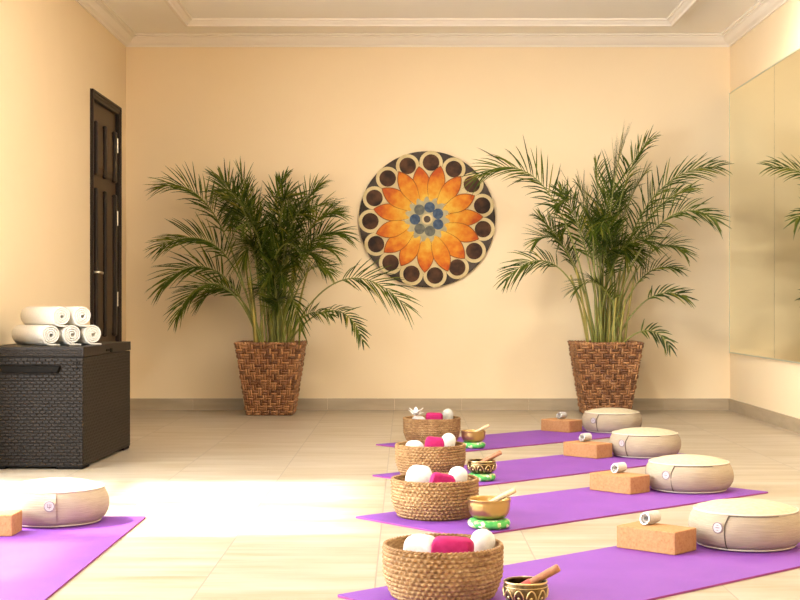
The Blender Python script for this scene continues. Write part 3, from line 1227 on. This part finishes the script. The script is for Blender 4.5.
BW = [((0.398, 8.33), .073, .066, False), ((0.365, 6.80), .069, .062, True), ((0.316, 5.37), .082, .076, False), ((0.325, 3.855), .061, .062, True)]
BWL = ['plain golden singing bowl farthest back on a green ring', 'dark engraved bronze singing bowl beside the second basket from the back',
       'plain golden singing bowl beside the middle basket, on a green ring', 'dark engraved singing bowl with brass arches at the bottom photo edge']
RGL = ['green patterned ring cushion farthest back, under a plain golden bowl', 'green patterned ring cushion under the engraved bowl second from the back',
       'green patterned ring cushion under the golden bowl beside the middle basket', 'green patterned ring cushion under the engraved bowl at the bottom edge']
for i, ((xy, r, hh, eng), l) in enumerate(zip(BW, BWL)):
    ring_cushion((*xy, MT), r * .93, RGL[i])
    bowl((*xy, MT + 0.034), r, hh, eng, l)
    zb = MT + 0.034
    x, y = xy
    if i == 3:
        mallet((x - .040, y + .006, zb + .024), (x + .088, y - .018, zb + hh + .038), .0115, m_wood_d, 'thick red-brown wooden mallet in the front engraved bowl', m_redwrap)
    elif i == 2:
        mallet((x - .050, y + .01, zb + .030), (x + .098, y - .015, zb + hh + .034), .0105, m_wood_l, 'pale wooden mallet in the middle golden bowl')
    elif i == 1:
        mallet((x - .046, y + .01, zb + .026), (x + .092, y - .015, zb + hh + .040), .0110, m_wood_d, 'brown wooden mallet in the engraved bowl second from the back')
    else:
        mallet((x - .046, y + .01, zb + .026), (x + .092, y - .015, zb + hh + .034), .0095, m_wood_l, 'pale wooden mallet in the farthest golden bowl')

# ------------------------------------------------------------------ potted palms
m_pot = island('woven_hyacinth', [(0.0, (0.11, 0.042, 0.016)), (0.35, (0.22, 0.090, 0.034)), (0.7, (0.32, 0.145, 0.055)), (1.0, (0.42, 0.21, 0.085))], 0.45)
nz = noise(m_pot, coords(m_pot), 60, 3)
bump(m_pot, nz, 0.4, 0.004)
m_potin = mat('planter_core', (0.05, 0.022, 0.010), 0.8)
m_soil = noisy('potting_soil', (0.02, 0.013, 0.008), (0.05, 0.033, 0.02), 40, rough=0.95, bumpk=1.0)
m_leaf = mat('palm_leaf', (0.05, 0.11, 0.015), 0.42, spec=0.22)
_g = nd(m_leaf, 'ShaderNodeNewGeometry')
_lc = ramp(m_leaf, _g.outputs['Random Per Island'], [(0.0, (0.024, 0.046, 0.004)), (0.45, (0.058, 0.092, 0.007)), (0.8, (0.125, 0.155, 0.014)), (1.0, (0.27, 0.23, 0.03))])
colour(m_leaf, _lc)
_tr = nd(m_leaf, 'ShaderNodeBsdfTranslucent')
lk(m_leaf, _lc, _tr.inputs['Color'])
_ms = nd(m_leaf, 'ShaderNodeMixShader')
_ms.inputs[0].default_value = 0.35
_out = [n for n in m_leaf.node_tree.nodes if n.type == 'OUTPUT_MATERIAL'][0]
lk(m_leaf, bs(m_leaf).outputs[0], _ms.inputs[1])
lk(m_leaf, _tr.outputs[0], _ms.inputs[2])
lk(m_leaf, _ms.outputs[0], _out.inputs['Surface'])
m_cane = noisy('palm_cane', (0.24, 0.22, 0.035), (0.42, 0.32, 0.07), 12, (1, 1, .4), rough=0.45)
m_rach = noisy('palm_rachis', (0.16, 0.18, 0.03), (0.26, 0.25, 0.05), 10, rough=0.45)

PH, PT, PB = 0.545, 0.253, 0.172


def planter(t, seed):
    rnd = random.Random(seed)
    b = MB()
    b.mi = 1
    i_ = 0.012
    b.add([(-PB + i_, -PB + i_, 0), (PB - i_, -PB + i_, 0), (PB - i_, PB - i_, 0), (-PB + i_, PB - i_, 0),
           (-PT + i_, -PT + i_, PH - .01), (PT - i_, -PT + i_, PH - .01), (PT - i_, PT - i_, PH - .01), (-PT + i_, PT - i_, PH - .01),
           (-PT + .04, -PT + .04, PH - .01), (PT - .04, -PT + .04, PH - .01), (PT - .04, PT - .04, PH - .01), (-PT + .04, PT - .04, PH - .01),
           (-PT + .05, -PT + .05, PH - .07), (PT - .05, -PT + .05, PH - .07), (PT - .05, PT - .05, PH - .07), (-PT + .05, PT - .05, PH - .07)],
          [(0, 3, 2, 1), (0, 1, 5, 4), (1, 2, 6, 5), (2, 3, 7, 6), (3, 0, 4, 7), (4, 5, 9, 8), (5, 6, 10, 9), (6, 7, 11, 10), (7, 4, 8, 11),
           (8, 9, 13, 12), (9, 10, 14, 13), (10, 11, 15, 14), (11, 8, 12, 15), (12, 13, 14, 15)])
    b.mi = 0
    nu, nv = 11, 14
    for side in range(4):
        Mr = Matrix.Rotation(side * PI / 2, 4, 'Z')
        for j in range(nv):
            z0, z1 = PH * j / nv, PH * (j + 1) / nv
            for i in range(nu):
                hor = (i + j) % 2 == 0
                ex_u, ex_v = (0.10, -0.03) if hor else (-0.05, 0.10)
                u0, u1 = (i - ex_u) / nu, (i + 1 + ex_u) / nu
                v0, v1 = (j - ex_v) / nv, (j + 1 + ex_v) / nv
                u0, u1 = max(0, u0), min(1, u1)
                v0, v1 = max(0, v0), min(1, v1)
                rr_ = rnd.uniform(0.7, 1.25)
                cn = rnd.choice((2, 2, 1))
                sub = 2
                for s in range(sub):
                    if hor:
                        a0, a1 = u0, u1
                        c0, c1 = v0 + (v1 - v0) * s / sub + .002, v0 + (v1 - v0) * (s + 1) / sub - .002
                    else:
                        a0, a1 = u0 + (u1 - u0) * s / sub + .003, u0 + (u1 - u0) * (s + 1) / sub - .003
                        c0, c1 = v0, v1
                    vs = []
                    K = 5
                    for q in range(K):
                        for p in range(K):
                            uu = a0 + (a1 - a0) * p / (K - 1)
                            vv = c0 + (c1 - c0) * q / (K - 1)
                            lp, lq = math.sin(PI * p / (K - 1)), math.sin(PI * q / (K - 1))
                            # raised along the strand, tucked at its ends
                            h = 0.013 * rr_ * ((lp ** .7) * (lq ** .5))
                            hw = PB + (PT - PB) * vv
                            vs.append((-hw + 2 * hw * uu, -hw + .006 - h, PH * vv))
                    fs = [(q * K + p, q * K + p + 1, q * K + K + p + 1, q * K + K + p) for q in range(K - 1) for p in range(K - 1)]
                    b.add(vs, fs, Mr)
    o = b.build('planter', [m_pot, m_potin], t, smooth=True, fix=False)
    b = MB()
    for side in range(4):
        Mr = Matrix.Rotation(side * PI / 2, 4, 'Z')
        nseg = 22
        for k in range(nseg):
            x0 = -PT - .004 + (2 * PT + .008) * k / nseg
            x1 = x0 + (2 * PT + .008) / nseg
            b.tube([(x0 + .002, -PT + .012, PH - .004), ((x0 + x1) / 2, -PT + .010, PH + .002), (x1 - .002, -PT + .012, PH - .004)], 0.0125, 6, False, Mr)
    b.build('rim', m_pot, o, smooth=True)
    b = MB()
    n = 12
    g = PT - .052
    vs = [(-g + 2 * g * i / n, -g + 2 * g * j / n, PH - .05 + rnd.uniform(0, .015)) for j in range(n + 1) for i in range(n + 1)]
    fs = [(j * (n + 1) + i, j * (n + 1) + i + 1, (j + 1) * (n + 1) + i + 1, (j + 1) * (n + 1) + i) for j in range(n) for i in range(n)]
    b.add(vs, fs)
    b.build('soil', m_soil, t, smooth=True, fix=False)


def bez(P, u):
    k = 1 - u
    return P[0] * k ** 3 + P[1] * 3 * k * k * u + P[2] * 3 * k * u * u + P[3] * u ** 3


def frond(t, P, rnd, start=0.45, n=22, ll=0.24, roll=0.0, ymax=0.36, spread=1.0, wd=0.0054):
    P = [Vector(p) for p in P]
    pts = [bez(P, k / 24) for k in range(25)]
    L = sum((b_ - a_).length for a_, b_ in zip(pts, pts[1:]))
    lb = MB()
    n = int(n * 1.25)
    ll *= 1.18
    start -= .04
    for k in range(n):
        f = (k + rnd.uniform(0, .5)) / n
        u = start + (1 - start) * min(.995, f)
        p = bez(P, u)
        T_ = (bez(P, min(1, u + .02)) - bez(P, u - .02)).normalized()
        side = T_.cross(Vector((0, 0, 1)))
        if side.length < .15:
            side = Vector((0, -1, 0)).cross(T_)
        side.normalize()
        nrm = side.cross(T_).normalized()
        Rm = Matrix.Rotation(roll, 3, T_)
        side, nrm2 = Rm @ side, Rm @ nrm
        env = math.sin(PI * (0.22 + 0.68 * f)) ** .65
        for s in (-1, 1):
            ln_ = ll * env * rnd.uniform(.82, 1.12)
            al = math.radians((54 - 36 * f) * spread + rnd.uniform(-10, 10))
            be = math.radians(28 + rnd.uniform(-10, 10))
            d = T_ * math.cos(al) + (side * s * math.cos(be) + nrm2 * math.sin(be)) * math.sin(al)
            d.normalize()
            wv = d.cross(nrm2)
            if wv.length < .05:
                wv = d.cross(Vector((0, 1, 0)))
            wv.normalize()
            fold = wv.cross(d).normalized()
            dro = rnd.uniform(.08, .42) * ln_
            vs = []
            for q, (uu, ww) in enumerate(((0, .35), (.15, .85), (.4, 1.0), (.7, .7), (.9, .32), (1.0, .04))):
                c = p + d * ln_ * uu + Vector((0, 0, -dro * uu * uu))
                if c.y > ymax:
                    c.y = ymax - (c.y - ymax) * .05
                hw = wd * ww
                vs += [c - wv * hw + fold * hw * .35, c, c + wv * hw + fold * hw * .35]
            fs = []
            for q in range(5):
                a_ = 3 * q
                fs += [(a_, a_ + 1, a_ + 4, a_ + 3), (a_ + 1, a_ + 2, a_ + 5, a_ + 4)]
            lb.add(vs, fs)
    o = lb.build('frond', m_leaf, t, smooth=True, fix=False)
    sb = MB()
    sb.tube(pts, [0.0075 * (1 - .8 * k / 24) + .0012 for k in range(25)], 6)
    sb.build('stem', m_rach, o, smooth=True)


def palm(cx, cy, pxc, label, fr, core, canes, seed, sc_px):
    """fr: hand-placed fronds, (base, control 1, control 2, tip) as (dx, dz) decimetres from the pot's rim centre, and depth at the tip"""
    rnd = random.Random(seed)
    t = thing('potted_palm', label, 'potted palm', (cx, cy, 0))
    planter(t, seed)
    Zr = PH - .05
    for k in range(canes):
        x, y = rnd.uniform(-.15, .15), rnd.uniform(-.14, .14)
        hgt = rnd.uniform(.35, .75)
        b = MB()
        lean = x * rnd.uniform(.4, 1.1)
        pts = [(x + lean * (q / 6) ** 1.4, y * (1 + .3 * q / 6), Zr - .01 + hgt * q / 6) for q in range(7)]
        b.tube(pts, [0.0105 * (1 - .35 * q / 6) for q in range(7)], 7)
        b.build('cane', m_cane, t, smooth=True)
    for d in fr:
        (b0, c1, c2, tip, dep) = d[:5]
        kw = d[5] if len(d) > 5 else {}
        y0 = rnd.uniform(-.12, .08)
        P = [(b0[0] / 10, y0, Zr + b0[1] / 10), (c1[0] / 10, y0 + dep * .15, Zr + .05 + c1[1] / 10), (c2[0] / 10, dep * .6 + y0 * .4, Zr + .05 + c2[1] / 10), (tip[0] / 10, dep, Zr + .05 + tip[1] / 10)]
        frond(t, P, rnd, **{**dict(roll=rnd.uniform(.6, 1.1) * (1 if tip[0] > b0[0] else -1)), **kw})
    for (n, az0, az1, r0, r1, h0, h1, up) in core:
        for k in range(n):
            az = math.radians(az0 + (az1 - az0) * (k + rnd.uniform(.1, .9)) / n)
            rr_ = rnd.uniform(r0, r1)
            hh = rnd.uniform(h0, h1)
            ex, ey = rr_ * math.cos(az), rr_ * math.sin(az)
            if ey > .30:
                ey = .30
            bx_, by_ = rnd.uniform(-.13, .13), rnd.uniform(-.12, .12)
            pk = hh * rnd.uniform(up, up + .15)
            P = [(bx_, by_, Zr), (bx_ + ex * .15, by_ + ey * .1, Zr + pk * .75), (bx_ * .5 + ex * .55, ey * .5, Zr + pk * 1.15), (ex, ey, Zr + hh)]
            frond(t, P, rnd, start=.42, n=rnd.randint(18, 24), ll=rnd.uniform(.20, .27), roll=rnd.uniform(-1.2, 1.2))
    return t


# offsets in decimetres; 13.1 photo px to the decimetre at the pot
def q(px, py, cx, s=13.1):
    return ((px - cx) / s, (342 - py) / s)


def F(cx, base, c1, c2, tip, dep=0.0, **kw):
    return (q(*base, cx), q(*c1, cx), q(*c2, cx), q(*tip, cx), dep, kw)


A = 270
f1 = [
    F(A, (262, 342), (236, 250), (212, 175), (163, 186), -.1, start=.5, ll=.26, n=24),
    F(A, (258, 342), (250, 250), (240, 205), (217, 175), .05, start=.55, ll=.25),
    F(A, (264, 342), (240, 260), (217, 218), (162, 246), -.15, start=.5, ll=.25, n=24),
    F(A, (260, 342), (240, 270), (200, 243), (164, 287), -.2, start=.48, ll=.24, n=24),
    F(A, (260, 342), (245, 285), (205, 255), (180, 318), -.3, start=.5, ll=.20),
    F(A, (262, 342), (248, 300), (222, 265), (196, 302), .1, start=.5, ll=.18),
    F(A, (268, 342), (262, 260), (248, 205), (238, 170), .0, start=.55, ll=.24),
    F(A, (274, 342), (268, 250), (264, 195), (283, 172), .15, start=.6, ll=.15),
    F(A, (278, 342), (285, 260), (290, 205), (319, 183), .0, start=.55, ll=.22),
    F(A, (280, 342), (290, 260), (305, 210), (336, 213), -.1, start=.5, ll=.23),
    F(A, (280, 342), (285, 270), (310, 215), (344, 234), .1, start=.5, ll=.20),
    F(A, (280, 342), (290, 280), (308, 232), (332, 250), -.2, start=.5, ll=.20),
    F(A, (282, 342), (290, 290), (310, 250), (330, 272), -.3, start=.48, ll=.19),
    F(A, (284, 342), (308, 290), (352, 247), (404, 305), -.25, start=.60, ll=.24, n=16, roll=1.0),
    F(A, (284, 342), (300, 315), (345, 285), (363, 340), -.3, start=.60, ll=.13, n=12, wd=.007),
    F(A, (284, 342), (295, 315), (312, 305), (333, 314), -.35, start=.5, ll=.13, n=12),
    F(A, (282, 342), (285, 290), (292, 275), (304, 330), -.4, start=.42, ll=.18),
    F(A, (272, 342), (268, 280), (262, 200), (232, 200), -.35, start=.5, ll=.24),
    F(A, (272, 342), (276, 280), (288, 200), (312, 210), -.35, start=.5, ll=.24),
]
palm(-1.024, 10.965, A, 'bushy potted palm on the left in a square woven planter', f1,
     [(9, 180, 360, .25, .6, .62, 1.12, 1.0), (6, 0, 180, .2, .55, .7, 1.15, 1.0), (8, 200, 340, .2, .5, .30, .75, 1.15)], 15, 11, 13.1)

Bx = 605
f2 = [
    F(Bx, (594, 342), (585, 270), (552, 130), (476, 176), -.15, start=.52, ll=.27, n=24),
    F(Bx, (596, 342), (590, 280), (560, 215), (533, 242), -.1, start=.5, ll=.20),
    F(Bx, (592, 342), (580, 270), (540, 235), (503, 280), -.25, start=.56, ll=.20, n=18),
    F(Bx, (604, 342), (608, 270), (606, 185), (624, 140), -.05, start=.44, ll=.36, n=24, roll=.1, spread=.75),
    F(Bx, (606, 342), (612, 260), (612, 175), (650, 138), .0, start=.6, ll=.24, roll=.6),
    F(Bx, (608, 342), (615, 250), (645, 163), (715, 167), -.15, start=.48, ll=.24, n=26),
    F(Bx, (608, 342), (618, 260), (662, 182), (704, 224), -.5, start=.5, ll=.22, n=22),
    F(Bx, (608, 342), (618, 260), (640, 200), (684, 190), -.3, start=.5, ll=.20),
    F(Bx, (610, 342), (622, 280), (650, 225), (676, 253), -.35, start=.55, ll=.20),
    F(Bx, (610, 342), (622, 300), (640, 255), (674, 269), -.2, start=.55, ll=.16, n=14),
    F(Bx, (612, 342), (628, 310), (650, 280), (682, 297), -.2, start=.6, ll=.15, n=10, wd=.007),
    F(Bx, (616, 342), (628, 330), (650, 318), (664, 346), -.3, start=.5, ll=.12, n=8, wd=.007),
    F(Bx, (600, 342), (592, 270), (580, 215), (560, 188), .05, start=.5, ll=.22),
    F(Bx, (600, 342), (598, 270), (590, 210), (575, 187), -.2, start=.5, ll=.23),
    F(Bx, (602, 342), (602, 270), (600, 200), (598, 160), .1, start=.5, ll=.22),
    F(Bx, (606, 342), (612, 260), (620, 200), (640, 175), -.25, start=.5, ll=.23),
    F(Bx, (598, 342), (590, 290), (565, 235), (540, 215), .1, start=.55, ll=.19),
]
palm(1.535, 10.975, Bx, 'tall spreading potted palm on the right in a square woven planter', f2,
     [(5, 190, 350, .2, .45, .7, 1.15, 1.0), (3, 0, 180, .15, .5, .75, 1.2, 1.0), (3, 200, 340, .15, .4, .45, .8, 1.1)], 16, 23, 13.1)
